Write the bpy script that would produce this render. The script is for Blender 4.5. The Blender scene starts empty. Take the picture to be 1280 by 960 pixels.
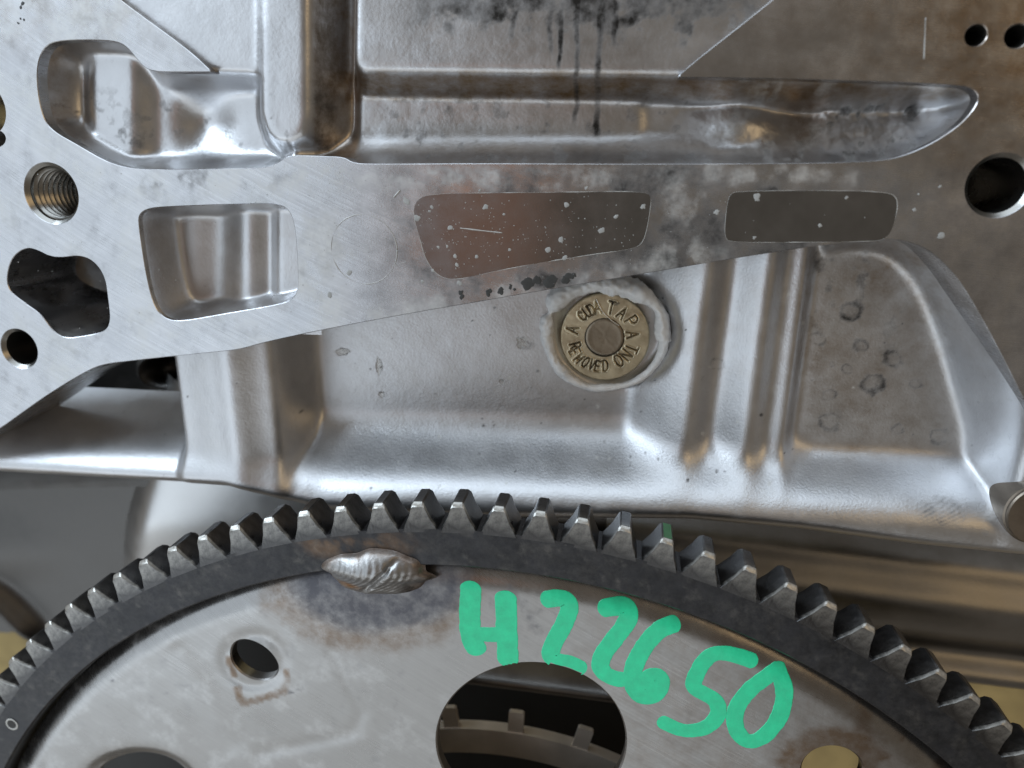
import bpy, bmesh, math, random
import numpy as np
from mathutils import Matrix, Vector, geometry

# ------------------------------------------------------------------ camera
F_PX, CX, CY = 900.0, 640.0, 480.0          # focal length in photo pixels (1280 x 960)
VPX, VPY = 785.0, 225.0                     # where the block face's normal vanishes
CAMD = 175.0                                # mm from the machined face to the lens
S = 0.001
sc = bpy.context.scene
_n = np.array([VPX - CX, VPY - CY, F_PX]); _n /= np.linalg.norm(_n)
_u = np.array([1.0, 0, 0]) - _n[0] * _n; _u /= np.linalg.norm(_u)
_v = np.cross(_u, _n)

def P(px, py, w=0.0):
    """photo pixel -> (u, v) in mm on the plane at height w (mm, towards the camera)"""
    px = np.asarray(px, float); py = np.asarray(py, float)
    dx, dy = px - CX, py - CY
    dn = dx * _n[0] + dy * _n[1] + F_PX * _n[2]
    t = (CAMD - w) / dn
    return (t * (dx * _u[0] + dy * _u[1] + F_PX * _u[2]),
            t * (dx * _v[0] + dy * _v[1] + F_PX * _v[2]))

def px_of(u, v, w=0.0):
    d = CAMD - w
    c = [u * _u[i] + v * _v[i] + d * _n[i] for i in range(3)]
    return CX + F_PX * c[0] / c[2], CY + F_PX * c[1] / c[2]

cam_d = bpy.data.cameras.new('Camera')
cam = bpy.data.objects.new('Camera', cam_d)
sc.collection.objects.link(cam)
M3 = Matrix(((_u[0], -_u[1], -_u[2]), (_n[0], -_n[1], -_n[2]), (_v[0], -_v[1], -_v[2])))
cam.matrix_world = Matrix.Translation((0, -CAMD * S, 0)) @ M3.to_4x4()
cam_d.sensor_width = 36.0
cam_d.lens = 36.0 * F_PX / 1280.0
cam_d.clip_start, cam_d.clip_end = 0.005, 20.0
cam_d.dof.use_dof = True
cam_d.dof.focus_distance = 0.182
cam_d.dof.aperture_fstop = 9.0
sc.camera = cam

# ------------------------------------------------------------------ light
world = bpy.data.worlds.new('World'); sc.world = world; world.use_nodes = True
bg = world.node_tree.nodes['Background']
bg.inputs[0].default_value = (0.186, 0.162, 0.133, 1); bg.inputs[1].default_value = 0.80

def area(name, loc, target, sx, sy, power, col):
    l = bpy.data.lights.new(name, 'AREA'); l.shape = 'RECTANGLE'; l.size = sx; l.size_y = sy
    l.energy = power; l.color = col
    o = bpy.data.objects.new(name, l); sc.collection.objects.link(o)
    d = Vector(target) - Vector(loc)
    o.matrix_world = Matrix.Translation(loc) @ d.to_track_quat('-Z', 'Y').to_matrix().to_4x4()
    return o
def lamp(name, loc, target, sx, sy, radiance, col): return area(name, loc, target, sx, sy, radiance * math.pi * sx * sy, col)
lamp('open_door_light', (-0.92, -0.98, -0.12), (-0.03, 0, -0.03), 1.05, 1.6, 1.0, (0.74, 0.87, 1.0))
lamp('sky_opening_light', (-0.72, -0.30, 0.55), (0, 0, 0), 0.60, 0.45, 6.5, (0.72, 0.86, 1.0))
lamp('floor_bounce_light', (-0.30, -0.60, -0.68), (-0.02, 0, -0.06), 1.2, 0.62, 0.74, (0.86, 0.94, 1.0))
lamp('roof_light', (-0.10, -0.30, 0.88), (0, 0, 0), 1.0, 0.55, 1.9, (0.74, 0.87, 1.0))
lamp('warm_wall_light', (0.75, -0.75, 0.42), (0, 0, 0), 0.55, 0.55, 0.9, (1.0, 0.70, 0.36))
lamp('hand_reflection_light', (-0.150, -0.55, -0.030), (-0.03, 0, 0), 0.13, 0.16, 0.24, (1.0, 0.40, 0.22))  # added lamp; its mirror image stands for a hand's orange reflection
vs = sc.view_settings
vs.view_transform = 'Standard'; vs.look = 'None'; vs.exposure = 0.30; vs.gamma = 1.0; vs.use_curve_mapping = False

# ------------------------------------------------------------------ helpers
rng = np.random.RandomState(7); random.seed(7)
def ss(a, b, x):
    t = np.clip((x - a) / (b - a), 0, 1); return t * t * (3 - 2 * t)
def smin(a, b, k):
    h = np.clip(0.5 + 0.5 * (b - a) / k, 0, 1); return b * (1 - h) + a * h - k * h * (1 - h)
def smax(a, b, k): return -smin(-a, -b, k)
_lat = np.random.RandomState(3).rand(256, 256)
def noise(u, v, s, seed=0):
    x = np.asarray(u) / s + seed * 17.31; y = np.asarray(v) / s + seed * 9.77
    xi = np.floor(x).astype(int); yi = np.floor(y).astype(int)
    fx = x - xi; fy = y - yi; fx = fx * fx * (3 - 2 * fx); fy = fy * fy * (3 - 2 * fy)
    a = _lat[xi % 256, yi % 256]; b = _lat[(xi + 1) % 256, yi % 256]
    c = _lat[xi % 256, (yi + 1) % 256]; d = _lat[(xi + 1) % 256, (yi + 1) % 256]
    return (a * (1 - fx) + b * fx) * (1 - fy) + (c * (1 - fx) + d * fx) * fy
def fbm(u, v, s, seed=0, o=4):
    t = 0; a = 0.5; n = 0
    for i in range(o):
        t = t + a * noise(u, v, s, seed + i); n += a; a *= 0.55; s *= 0.47
    return t / n
def sdf(x, y, poly):
    """signed distance to polygon, negative inside"""
    p = np.asarray(poly, float); d = np.full(np.shape(x), 1e9); ins = np.zeros(np.shape(x), bool)
    for i in range(len(p)):
        a = p[i]; b = p[(i + 1) % len(p)]; e = b - a
        wx = x - a[0]; wy = y - a[1]
        t = np.clip((wx * e[0] + wy * e[1]) / max(e @ e, 1e-12), 0, 1)
        d = np.minimum(d, (wx - t * e[0]) ** 2 + (wy - t * e[1]) ** 2)
        c = ((a[1] > y) != (b[1] > y))
        if abs(e[1]) > 1e-12: ins ^= c & (x < a[0] + (y - a[1]) / e[1] * e[0])
    return np.where(ins, -1, 1) * np.sqrt(d)
def segdist(x, y, pts):
    d = np.full(np.shape(x), 1e9)
    for a, b in zip(pts[:-1], pts[1:]):
        ex, ey = b[0] - a[0], b[1] - a[1]; L = max(ex * ex + ey * ey, 1e-12)
        t = np.clip(((x - a[0]) * ex + (y - a[1]) * ey) / L, 0, 1)
        d = np.minimum(d, np.hypot(x - a[0] - t * ex, y - a[1] - t * ey))
    return d
def blob(x, y, cx, cy, rx, ry, soft=1.0):
    return np.clip(1 - (np.hypot((x - cx) / rx, (y - cy) / ry) - (1 - soft)) / soft, 0, 1)
def chaikin(p, n=3, closed=True):
    p = np.asarray(p, float)
    for _ in range(n):
        if closed:
            q = np.roll(p, -1, 0); p = np.stack([.75 * p + .25 * q, .25 * p + .75 * q], 1).reshape(-1, 2)
        else:
            m = np.stack([.75 * p[:-1] + .25 * p[1:], .25 * p[:-1] + .75 * p[1:]], 1).reshape(-1, 2)
            p = np.vstack([p[:1], m, p[-1:]])
    return p
def resample(p, step, closed=True):
    p = np.asarray(p, float)
    if closed: p = np.vstack([p, p[:1]])
    d = np.r_[0, np.cumsum(np.hypot(*np.diff(p, axis=0).T))]
    n = max(int(d[-1] / step), 8)
    t = np.linspace(0, d[-1], n, endpoint=not closed)
    return np.c_[np.interp(t, d, p[:, 0]), np.interp(t, d, p[:, 1])]
def ppoly(pts, w=0.0, n=3):
    p = np.asarray(pts, float); u, v = P(p[:, 0], p[:, 1], w); return chaikin(np.c_[u, v], n)
def bbox(x0, y0, x1, y1, w):
    u, v = P(np.array([x0, x1, x0, x1]), np.array([y0, y0, y1, y1]), w); return u.min(), u.max(), v.min(), v.max()
def circ(c, r, n=64, ry=None):
    a = np.linspace(0, 2 * math.pi, n, endpoint=False); return np.c_[c[0] + r * np.cos(a), c[1] + (ry or r) * np.sin(a)]

def mesh_obj(name, verts, faces, mat, parent=None, smooth=True, attrs=None, sharp=None, kind=None):
    """verts (N,3) as (u, v, w) in mm -> world metres (x=u, y=-w, z=v)"""
    verts = np.asarray(verts, float)
    co = np.c_[verts[:, 0], -verts[:, 2], verts[:, 1]] * S
    me = bpy.data.meshes.new(name)
    if isinstance(faces, np.ndarray):
        k = faces.shape[1]; nf = len(faces)
        me.vertices.add(len(co)); me.vertices.foreach_set('co', co.ravel().astype(np.float32))
        me.loops.add(nf * k); me.loops.foreach_set('vertex_index', faces.ravel().astype(np.int32))
        me.polygons.add(nf)
        me.polygons.foreach_set('loop_start', np.arange(0, nf * k, k, dtype=np.int32))
        me.update(calc_edges=True)
    else:
        me.from_pydata(co.tolist(), [], [tuple(int(i) for i in f) for f in faces]); me.update()
    me.polygons.foreach_set('use_smooth', np.full(len(me.polygons), smooth))
    if attrs is not None:
        at = me.attributes.new('stain', 'FLOAT_COLOR', 'POINT')
        at.data.foreach_set('color', np.asarray(attrs, np.float32).ravel())
    if smooth and sharp: me.set_sharp_from_angle(angle=math.radians(sharp))
    me.materials.append(mat)
    o = bpy.data.objects.new(name, me); sc.collection.objects.link(o)
    if parent: o.parent = parent
    if kind: o['kind'] = kind
    return o
def gblur(W, sg):
    n = max(1, int(3 * sg)); k = np.exp(-0.5 * (np.arange(-n, n + 1) / sg) ** 2); k /= k.sum()
    for ax in (0, 1):
        pad = [(0, 0), (0, 0)]; pad[ax] = (n, n); Q = np.pad(W, pad, mode='edge'); L = W.shape[ax]
        W = sum(k[i] * np.take(Q, np.arange(i, i + L), axis=ax) for i in range(2 * n + 1))
    return W
def hf(name, u0, u1, v0, v1, step, func, mat, parent, keep=None, stain=None, kind=None, blur=0.0, fine=None):
    us = np.arange(u0, u1 + step, step); vv = np.arange(v0, v1 + step, step)
    U, V = np.meshgrid(us, vv, indexing='ij')
    W = func(U, V)
    if blur: W = gblur(W, blur / step)
    if fine is not None: W = W + fine(U, V)
    nu, nv = U.shape; idx = np.arange(nu * nv).reshape(nu, nv)
    f = np.stack([idx[:-1, :-1], idx[1:, :-1], idx[1:, 1:], idx[:-1, 1:]], -1).reshape(-1, 4)
    if keep is not None:
        k = keep(U, V)
        kf = (k[:-1, :-1] & k[1:, :-1] & k[1:, 1:] & k[:-1, 1:]).ravel(); f = f[kf]
    a = None
    if stain is not None: a = stain(U, V, W).reshape(-1, 4)
    vt = np.c_[U.ravel(), V.ravel(), W.ravel()]
    used = np.unique(f); mp = np.full(len(vt), -1); mp[used] = np.arange(len(used))
    return mesh_obj(name, vt[used], mp[f], mat, parent, attrs=None if a is None else a[used], kind=kind)
def plate(name, outer, holes, step, mat, parent, wfun=None, depth=3.0, hole_depth=None, bev=0.35, stain=None, view=None, coarse=8.0):
    """flat plate with crisp outline: triangulated face, small chamfer and walls; loops are dense (u,v) arrays"""
    wfun = wfun or (lambda u, v: np.zeros(np.shape(u)))
    loops = [outer] + holes; tops = []
    for k, lp in enumerate(loops):
        ar = 0.5 * np.sum(lp[:, 0] * np.roll(lp[:, 1], -1) - np.roll(lp[:, 0], -1) * lp[:, 1])
        if (ar < 0) == (k == 0): lp = lp[::-1]
        loops[k] = lp
        t = np.roll(lp, -1, 0) - np.roll(lp, 1, 0); t /= np.maximum(np.hypot(*t.T), 1e-9)[:, None]
        tops.append(lp + np.c_[-t[:, 1], t[:, 0]] * bev)     # left of travel = into the material
    pts = [tuple(p) for t in tops for p in t]; edges = []; s = 0
    for t in tops:
        n = len(t); edges += [(s + i, s + (i + 1) % n) for i in range(n)]; s += n
    lo = outer.min(0); hi = outer.max(0)
    def inner(st, box):
        a, b = np.meshgrid(np.arange(box[0], box[1], st), np.arange(box[2], box[3], st), indexing='ij')
        a = a.ravel() + rng.uniform(-.2, .2, a.size) * st; b = b.ravel() + rng.uniform(-.2, .2, b.size) * st
        return a, b
    vb = view or (lo[0], hi[0], lo[1], hi[1])
    a, b = inner(step, vb)
    if view:
        a2, b2 = inner(coarse, (lo[0], hi[0], lo[1], hi[1]))
        o = (a2 < vb[0]) | (a2 > vb[1]) | (b2 < vb[2]) | (b2 > vb[3]); a = np.r_[a, a2[o]]; b = np.r_[b, b2[o]]
    dec = lambda t: t[::max(1, len(t) // 160)] if len(t) < 1000 else t[::4]
    ok = sdf(a, b, dec(tops[0])) < -0.7 * step
    for h in tops[1:]: ok &= (np.hypot(a - h[:, 0].mean(), b - h[:, 1].mean()) > 45) | (sdf(a, b, dec(h)) > 0.7 * step)
    pts += list(zip(a[ok], b[ok]))
    r = geometry.delaunay_2d_cdt([Vector(p) for p in pts], edges, [], 0, 1e-6)
    nv = np.array([(p.x, p.y) for p in r[0]]); tri = np.array([f for f in r[2] if len(f) == 3])
    nbd = sum(len(t) for t in tops); isb = np.array([(not o) or min(o) < nbd for o in r[3]])
    chk = isb[tri].all(1); kf = np.ones(len(tri), bool)
    c = nv[tri[chk]].mean(1); k2 = sdf(c[:, 0], c[:, 1], tops[0]) < 0
    for h in tops[1:]: k2 &= sdf(c[:, 0], c[:, 1], h) > 0
    kf[chk] = k2; tri = tri[kf]
    q = nv[tri]; ar = (q[:, 1, 0] - q[:, 0, 0]) * (q[:, 2, 1] - q[:, 0, 1]) - (q[:, 1, 1] - q[:, 0, 1]) * (q[:, 2, 0] - q[:, 0, 0])
    tri[ar < 0] = tri[ar < 0][:, ::-1]
    V = [np.c_[nv, wfun(nv[:, 0], nv[:, 1])]]; faces = tri.tolist(); base = len(nv)
    key = {}
    for k, (lp, tp) in enumerate(zip(loops, tops)):
        n = len(lp); wl = wfun(lp[:, 0], lp[:, 1]); wt = wfun(tp[:, 0], tp[:, 1])
        d = depth if k == 0 or hole_depth is None else hole_depth[k - 1]
        V += [np.c_[tp, wt], np.c_[lp, wl - bev], np.c_[lp, wl - d]]
        for i in range(n):
            j = (i + 1) % n
            for ring in (0, 1):
                A = base + ring * n; B = A + n
                faces.append((A + i, B + i, B + j, A + j))
        base += 3 * n
    V = np.vstack(V)
    at = None
    if stain is not None: at = stain(V[:, 0], V[:, 1], V[:, 2])
    return mesh_obj(name, V, faces, mat, parent, attrs=at, sharp=30)
def tube(name, pts, r, mat, parent, seg=8, taper=True, kind=None):
    """tube along (u,v,w) points; r scalar or list"""
    p = np.asarray(pts, float); n = len(p); r = np.broadcast_to(np.asarray(r, float), (n,))
    t = np.gradient(p, axis=0); t /= np.maximum(np.linalg.norm(t, axis=1), 1e-9)[:, None]
    up = np.array([0, 0, 1.0]); sd = np.cross(t, up); sd /= np.maximum(np.linalg.norm(sd, axis=1), 1e-9)[:, None]
    nn = np.cross(sd, t); V = []; faces = []
    for i in range(n):
        for k in range(seg):
            a = 2 * math.pi * k / seg; V.append(p[i] + r[i] * (math.cos(a) * sd[i] + math.sin(a) * nn[i]))
    for i in range(n - 1):
        for k in range(seg):
            faces.append((i * seg + k, i * seg + (k + 1) % seg, (i + 1) * seg + (k + 1) % seg, (i + 1) * seg + k))
    faces.append(tuple(range(seg))[::-1]); faces.append(tuple((n - 1) * seg + k for k in range(seg)))
    return V, faces
def lathe(profile, c, n=48):
    """profile list of (radius, w); axis along w through (u,v)=c"""
    V = []; faces = []; m = len(profile)
    for i in range(n):
        a = 2 * math.pi * i / n
        for r, w in profile: V.append((c[0] + r * math.cos(a), c[1] + r * math.sin(a), w))
    for i in range(n):
        j = (i + 1) % n
        for k in range(m - 1): faces.append((i * m + k, j * m + k, j * m + k + 1, i * m + k + 1))
    return V, faces
def thing(name, label, cat, loc=(0, 0, 0), group=None):
    o = bpy.data.objects.new(name, None); sc.collection.objects.link(o); o.empty_display_size = 0.02
    o['label'] = label; o['category'] = cat
    if group: o['group'] = group
    return o

# ------------------------------------------------------------------ materials
def mat(name, base, metallic, rough, bump=0.0, bscale=1500, var=0.15, stains=True, brown=(0.22, 0.145, 0.075), dark=(0.018, 0.016, 0.014),
        white=(0.62, 0.62, 0.60), rough_var=0.10, vscale=90, aniso=None, speck=0.0, white_rough=0.55, arcs=None):
    m = bpy.data.materials.new(name); m.use_nodes = True; nt = m.node_tree; N = nt.nodes; L = nt.links
    b = N['Principled BSDF']; b.inputs['Metallic'].default_value = metallic
    tc = N.new('ShaderNodeTexCoord')
    n1 = N.new('ShaderNodeTexNoise'); n1.inputs['Scale'].default_value = vscale; n1.inputs['Detail'].default_value = 8; n1.inputs['Roughness'].default_value = 0.65
    L.new(tc.outputs['Object'], n1.inputs['Vector'])
    def ramp(src, lo, hi, a, c):
        r = N.new('ShaderNodeMapRange'); L.new(src, r.inputs[0])
        for i, x in enumerate((lo, hi, a, c)): r.inputs[i + 1].default_value = x
        return r.outputs[0]
    def mixc(fac, A, B, t='MIX'):
        x = N.new('ShaderNodeMix'); x.data_type = 'RGBA'; x.blend_type = t
        if isinstance(fac, (int, float)): x.inputs[0].default_value = fac
        else: L.new(fac, x.inputs[0])
        for k, q in ((6, A), (7, B)):
            if isinstance(q, tuple): x.inputs[k].default_value = (*q, 1) if len(q) == 3 else q
            else: L.new(q, x.inputs[k])
        return x.outputs[2]
    def math_(op, A, B, clamp=False):
        x = N.new('ShaderNodeMath'); x.operation = op; x.use_clamp = clamp
        for k, q in enumerate((A, B)):
            if isinstance(q, (int, float)): x.inputs[k].default_value = q
            else: L.new(q, x.inputs[k])
        return x.outputs[0]
    lo = tuple(c * (1 - var) for c in base); hi = tuple(min(c * (1 + var), 1) for c in base)
    col = mixc(ramp(n1.outputs['Fac'], .3, .7, 0, 1), lo, hi)
    ro = ramp(n1.outputs['Fac'], .3, .7, rough - rough_var / 2, rough + rough_var / 2)
    n2 = N.new('ShaderNodeTexNoise'); n2.inputs['Scale'].default_value = bscale; n2.inputs['Detail'].default_value = 5
    L.new(tc.outputs['Object'], n2.inputs['Vector'])
    if speck:
        n3 = N.new('ShaderNodeTexNoise'); n3.inputs['Scale'].default_value = 420; n3.inputs['Detail'].default_value = 6; n3.inputs['Roughness'].default_value = .75
        L.new(tc.outputs['Object'], n3.inputs['Vector'])
        col = mixc(ramp(n3.outputs['Fac'], .60, .72, 0, speck), col, tuple(c * .45 for c in base))
    if arcs:                              # fine tool marks: rings of noise round a far centre
        cx_, cz_, sc_, amt = arcs
        vm = N.new('ShaderNodeVectorMath'); vm.operation = 'DISTANCE'; L.new(tc.outputs['Object'], vm.inputs[0]); vm.inputs[1].default_value = (cx_, 0, cz_)
        na_ = N.new('ShaderNodeTexNoise'); na_.noise_dimensions = '2D'; na_.inputs['Scale'].default_value = 1.0; na_.inputs['Detail'].default_value = 6; na_.inputs['Roughness'].default_value = .8
        cb = N.new('ShaderNodeCombineXYZ'); L.new(math_('MULTIPLY', vm.outputs['Value'], sc_), cb.inputs[0])
        sx_ = N.new('ShaderNodeSeparateXYZ'); L.new(tc.outputs['Object'], sx_.inputs[0]); L.new(math_('MULTIPLY', sx_.outputs[0], 30.0), cb.inputs[1])
        L.new(cb.outputs[0], na_.inputs['Vector'])
        col = mixc(ramp(na_.outputs['Fac'], .35, .65, 0, amt), col, tuple(c * .62 for c in base))
        ro = math_('ADD', ro, ramp(na_.outputs['Fac'], .3, .7, -.05, .05))
    met = None
    if stains:
        at = N.new('ShaderNodeAttribute'); at.attribute_name = 'stain'
        sep = N.new('ShaderNodeSeparateColor'); L.new(at.outputs['Color'], sep.inputs[0])
        n4 = N.new('ShaderNodeTexNoise'); n4.inputs['Scale'].default_value = 650; n4.inputs['Detail'].default_value = 9; n4.inputs['Roughness'].default_value = .7
        L.new(tc.outputs['Object'], n4.inputs['Vector'])
        n4.inputs['Scale'].default_value = 170
        nn = ramp(n4.outputs['Fac'], .30, .70, 0, 1)
        n5 = N.new('ShaderNodeTexNoise'); n5.inputs['Scale'].default_value = 480; n5.inputs['Detail'].default_value = 10; n5.inputs['Roughness'].default_value = .75
        L.new(tc.outputs['Object'], n5.inputs['Vector']); nf = ramp(n5.outputs['Fac'], .32, .68, 0, 1)
        def m_(ch, soft, nn=nn):                 # how much of the surface the stain or painted-in shade covers, broken up by noise
            a = sep.outputs[ch]
            t = ramp(math_('ADD', nn, a), 1 - soft, 1 + soft, 0, 1)
            return math_('MULTIPLY', t, math_('MULTIPLY', a, 3.0, True), True)
        B_, D_, W_ = m_(0, .62), m_(1, .55), m_(2, .75, nf)
        col = mixc(B_, col, brown)
        col = mixc(W_, col, white)
        col = mixc(D_, col, dark)
        ro = math_('ADD', ro, math_('MULTIPLY', W_, white_rough - rough))
        ro = math_('ADD', ro, math_('MULTIPLY', D_, 0.12))
        ro = math_('SUBTRACT', ro, math_('MULTIPLY', at.outputs['Alpha'], 0.16), True)
        met = math_('SUBTRACT', metallic, math_('MULTIPLY', math_('ADD', W_, D_), 0.45 * metallic), True)
        L.new(met, b.inputs['Metallic'])
    L.new(col, b.inputs['Base Color']); L.new(ro, b.inputs['Roughness'])
    if bump:
        bp = N.new('ShaderNodeBump'); bp.inputs['Strength'].default_value = bump; bp.inputs['Distance'].default_value = 0.00015
        L.new(n2.outputs['Fac'], bp.inputs['Height']); L.new(bp.outputs[0], b.inputs['Normal'])
    if aniso:
        b.inputs['Anisotropic'].default_value = aniso
    return m
M_cast = mat('cast_aluminium', (0.57, 0.57, 0.58), 1.0, 0.41, bump=0.4, bscale=1500, var=0.09, speck=0.35)
M_castr = mat('rough_cast_aluminium', (0.52, 0.52, 0.53), 1.0, 0.34, bump=0.28, bscale=1200, var=0.08, speck=0.3)
M_mach = mat('machined_aluminium', (0.52, 0.52, 0.535), 1.0, 0.25, bump=0.08, bscale=2200, var=0.16, rough_var=0.16, vscale=75, speck=0.30, arcs=(0.12, 0.42, 1500, 0.32), white_rough=.5)
M_deep = mat('shaded_cast_metal', (0.17, 0.16, 0.15), 1.0, 0.36, bump=0.3, bscale=1000, var=0.2, stains=False)  # metal darkened to put shade into the deep parts
M_black = mat('cavity_shade_black', (0.03, 0.028, 0.026), 0.3, 0.6, stains=False)  # near-black colour standing for shade inside openings
M_bore = mat('bored_aluminium', (0.33, 0.32, 0.30), 1.0, 0.28, bump=0.1, var=0.1, stains=False)
M_ring = mat('black_oxide_steel', (0.030, 0.030, 0.033), 0.7, 0.40, bump=0.35, bscale=700, var=0.35, brown=(0.14, 0.085, 0.05), white=(0.30, 0.28, 0.25), vscale=220, speck=0.5)
M_plate = mat('pressed_steel', (0.325, 0.318, 0.312), 1.0, 0.31, bump=0.12, bscale=1800, var=0.06, arcs=(0.55, 0.9, 1800, 0.18), speck=0.0, brown=(0.17, 0.125, 0.092), dark=(0.10, 0.10, 0.115), white=(0.6, 0.6, 0.6))
M_weld = mat('weld_metal', (0.36, 0.355, 0.35), 1.0, 0.46, bump=0.6, bscale=900, var=0.15, brown=(0.30, 0.15, 0.055), dark=(0.05, 0.04, 0.035))
M_brass = mat('stamped_brass', (0.62, 0.545, 0.39), 1.0, 0.35, bump=0.2, bscale=1600, var=0.14, vscale=300, brown=(0.20, 0.14, 0.08), dark=(0.03, 0.025, 0.02), white=(0.8, 0.72, 0.5))
M_core = mat('fusible_core', (0.27, 0.225, 0.17), 1.0, 0.45, bump=0.3, bscale=1500, var=0.15, vscale=300, stains=False)
M_seal = mat('grey_sealant', (0.74, 0.74, 0.73), 0.0, 0.34, bump=0.5, bscale=600, var=0.12, stains=False, vscale=200)
M_paint = mat('green_marker_paint', (0.024, 0.66, 0.33), 0.0, 0.36, bump=0.5, bscale=700, var=0.12, stains=False, vscale=330, speck=0.22)
M_spot = mat('mineral_deposit', (0.33, 0.33, 0.32), 0.0, 0.6, var=0.2, stains=False, vscale=500)
M_darkspot = mat('dark_residue', (0.03, 0.03, 0.028), 0.0, 0.5, var=0.3, stains=False, vscale=500)
M_ringmark = mat('dried_oil_ring', (0.07, 0.058, 0.045), 0.3, 0.4, var=0.3, stains=False, vscale=500)
M_tan = mat('tan_backdrop', (0.40, 0.30, 0.13), 0.0, 0.8, var=0.45, stains=False, vscale=14)
M_tone = mat('signal_steel', (0.62, 0.55, 0.48), 0.8, 0.5, var=0.12, stains=False)
M_drop = bpy.data.materials.new('water_drop'); M_drop.use_nodes = True
_b = M_drop.node_tree.nodes['Principled BSDF']; _b.inputs['Roughness'].default_value = 0.06; _b.inputs['IOR'].default_value = 1.33
_b.inputs['Transmission Weight'].default_value = 1.0; _b.inputs['Base Color'].default_value = (0.93, 0.91, 0.87, 1)

# ------------------------------------------------------------------ setting
bd = mesh_obj('backdrop', [(-900, -900, -330), (900, -900, -330), (900, 700, -330), (-900, 700, -330)], [(0, 1, 2, 3)], M_tan, smooth=False)
bd['kind'] = 'structure'

# ------------------------------------------------------------------ engine block
block = thing('engine_block', 'cast aluminium engine block end with machined flange, pockets and ribs behind the toothed flexplate', 'engine block')

# ---- machined flange outlines (photo pixels on the face plane)
UL_POCKET = [(265, 90), (262, 90), (230, 90), (195, 90), (180, 85), (168, 70), (155, 55), (135, 50), (75, 50), (56, 57), (46, 80), (47, 115),
             (54, 148), (66, 164), (95, 180), (125, 198), (150, 208), (180, 212), (250, 211), (328, 210), (345, 205), (356, 197), (360, 195)]
TOP_EDGE = [(376, 194), (402, 195), (430, 196), (440, 203), (457, 205), (600, 204), (800, 205), (1000, 204), (1080, 202), (1120, 198), (1160, 182),
            (1195, 160), (1215, 140), (1225, 121), (1214, 109), (1190, 106), (1100, 102), (950, 98), (850, 97), (845, 97)]
outline = [(-90, -90), (60, -90), (85, -57), (150, 0), (200, 36), (240, 66), (264, 89)] + UL_POCKET + TOP_EDGE + \
          [(870, 75), (920, 36), (965, 0), (1030, -55), (1075, -90), (1420, -90), (1420, 760), (1370, 680), (1320, 580), (1280, 500), (1250, 440), (1220, 385),
           (1195, 345), (1165, 315), (1140, 303), (1110, 298), (1080, 300), (1030, 306), (950, 318), (900, 326), (800, 343), (680, 363), (600, 377), (500, 394),
           (400, 413), (330, 428), (300, 437), (260, 441), (200, 447), (165, 451), (130, 455), (108, 464), (60, 493), (25, 518), (0, 536), (-45, 562), (-90, 585)]
outer = resample(ppoly(outline, 0, 2), 0.7)
H_thr = P(64, 242); H_r = P(1249, 232); H_s = P(24, 436); H_a = P(1220, 44); H_b = P(1271, 45)
RECT = [(174, 285), (173, 268), (186, 260), (215, 258), (300, 255), (345, 254), (362, 262), (369, 285), (372, 330), (373, 362), (364, 376), (340, 382),
        (280, 392), (225, 402), (205, 398), (192, 382), (182, 340)]
IRREG = [(8, 348), (14, 322), (32, 309), (48, 313), (62, 321), (80, 322), (97, 319), (116, 325), (131, 345), (135, 375), (138, 402), (130, 415), (105, 420),
         (82, 423), (67, 415), (52, 393), (30, 378), (12, 364)]
rect_l = resample(ppoly(RECT), 0.6); irr_l = resample(ppoly(IRREG), 0.6)
lo_l = circ(P(-22, 136), 6.6, 48)
notch_l = resample(ppoly([(-12, 160), (2, 164), (8, 172), (4, 182), (-10, 186)]), 0.4)
holes = [circ(H_thr, 7.8, 72), circ(H_r, 6.7, 72), circ(H_s, 5.7, 56), circ(H_a, 2.1, 36), circ(H_b, 2.3, 36), rect_l, irr_l, lo_l, notch_l]

def flange_stain_reflect(u, v, w):
    x, y = px_of(u, v, 0)
    n = fbm(u, v, 9, 1); n2 = fbm(u, v, 4, 5)
    brown = 0.30 * ss(700, 1250, x) * ss(230, 60, y) + 0.20 * ss(1120, 1200, x) + 0.18 * ss(120, 0, y) * ss(500, 100, x)  # brown on the right: mirrored surroundings put into the colour
    brown = brown * (0.65 + 0.7 * n)
    white = 0.42 * ss(.30, .75, fbm(u, v * 1.6, 3, 5)) * blob(x, y, 640, 222, 520, 26, .8) \
        + 0.7 * ss(.25, .75, n2) * (ss(14, 2, segdist(x, y, [(893, 210), (872, 265), (866, 320)])) + ss(26, 4, segdist(x, y, [(840, 225), (852, 300), (820, 330)])) * .7) \
        + 0.3 * ss(.35, .75, n) * blob(x, y, 430, 330, 90, 110, .8) + 0.45 * ss(.30, .8, n2) * ss(24, 2, segdist(x, y, [(470, 398), (700, 352), (900, 318)])) \
        + 0.5 * ss(.30, .75, n2) * ss(18, 2, segdist(x, y, [(915, 222), (985, 215), (1060, 222)])) + 0.34 * ss(.3, .8, n) * ss(560, 300, x)
    dark = 0.75 * ss(.38, .60, fbm(u, v, 14, 9)) * blob(x, y, 820, 275, 330, 95, .45) + 0.35 * ss(.45, .65, n) * blob(x, y, 600, 330, 330, 80, .7) \
        + 0.9 * ss(.5, .58, n2 + .12) * blob(x, y, 683, 351, 42, 13, .35) + 0.45 * ss(.5, .7, n2) * blob(x, y, 240, 224, 150, 16, .7)
    dark = dark * 0.5 + .14 * ss(.4, .7, n2) * ss(520, 300, x) + .20 * ss(380, 520, x) * ss(200, 215, y)  # dark middle and right: reflection of dark surroundings painted in
    pol = 0.5 * blob(x, y, 700, 285, 260, 80, .5)
    return np.stack([np.clip(brown, 0, .8), np.clip(dark, 0, .9), np.clip(white, 0, .85), pol], -1)
vu0, vu1, vv0, vv1 = bbox(-30, -30, 1310, 600, 0)
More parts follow.
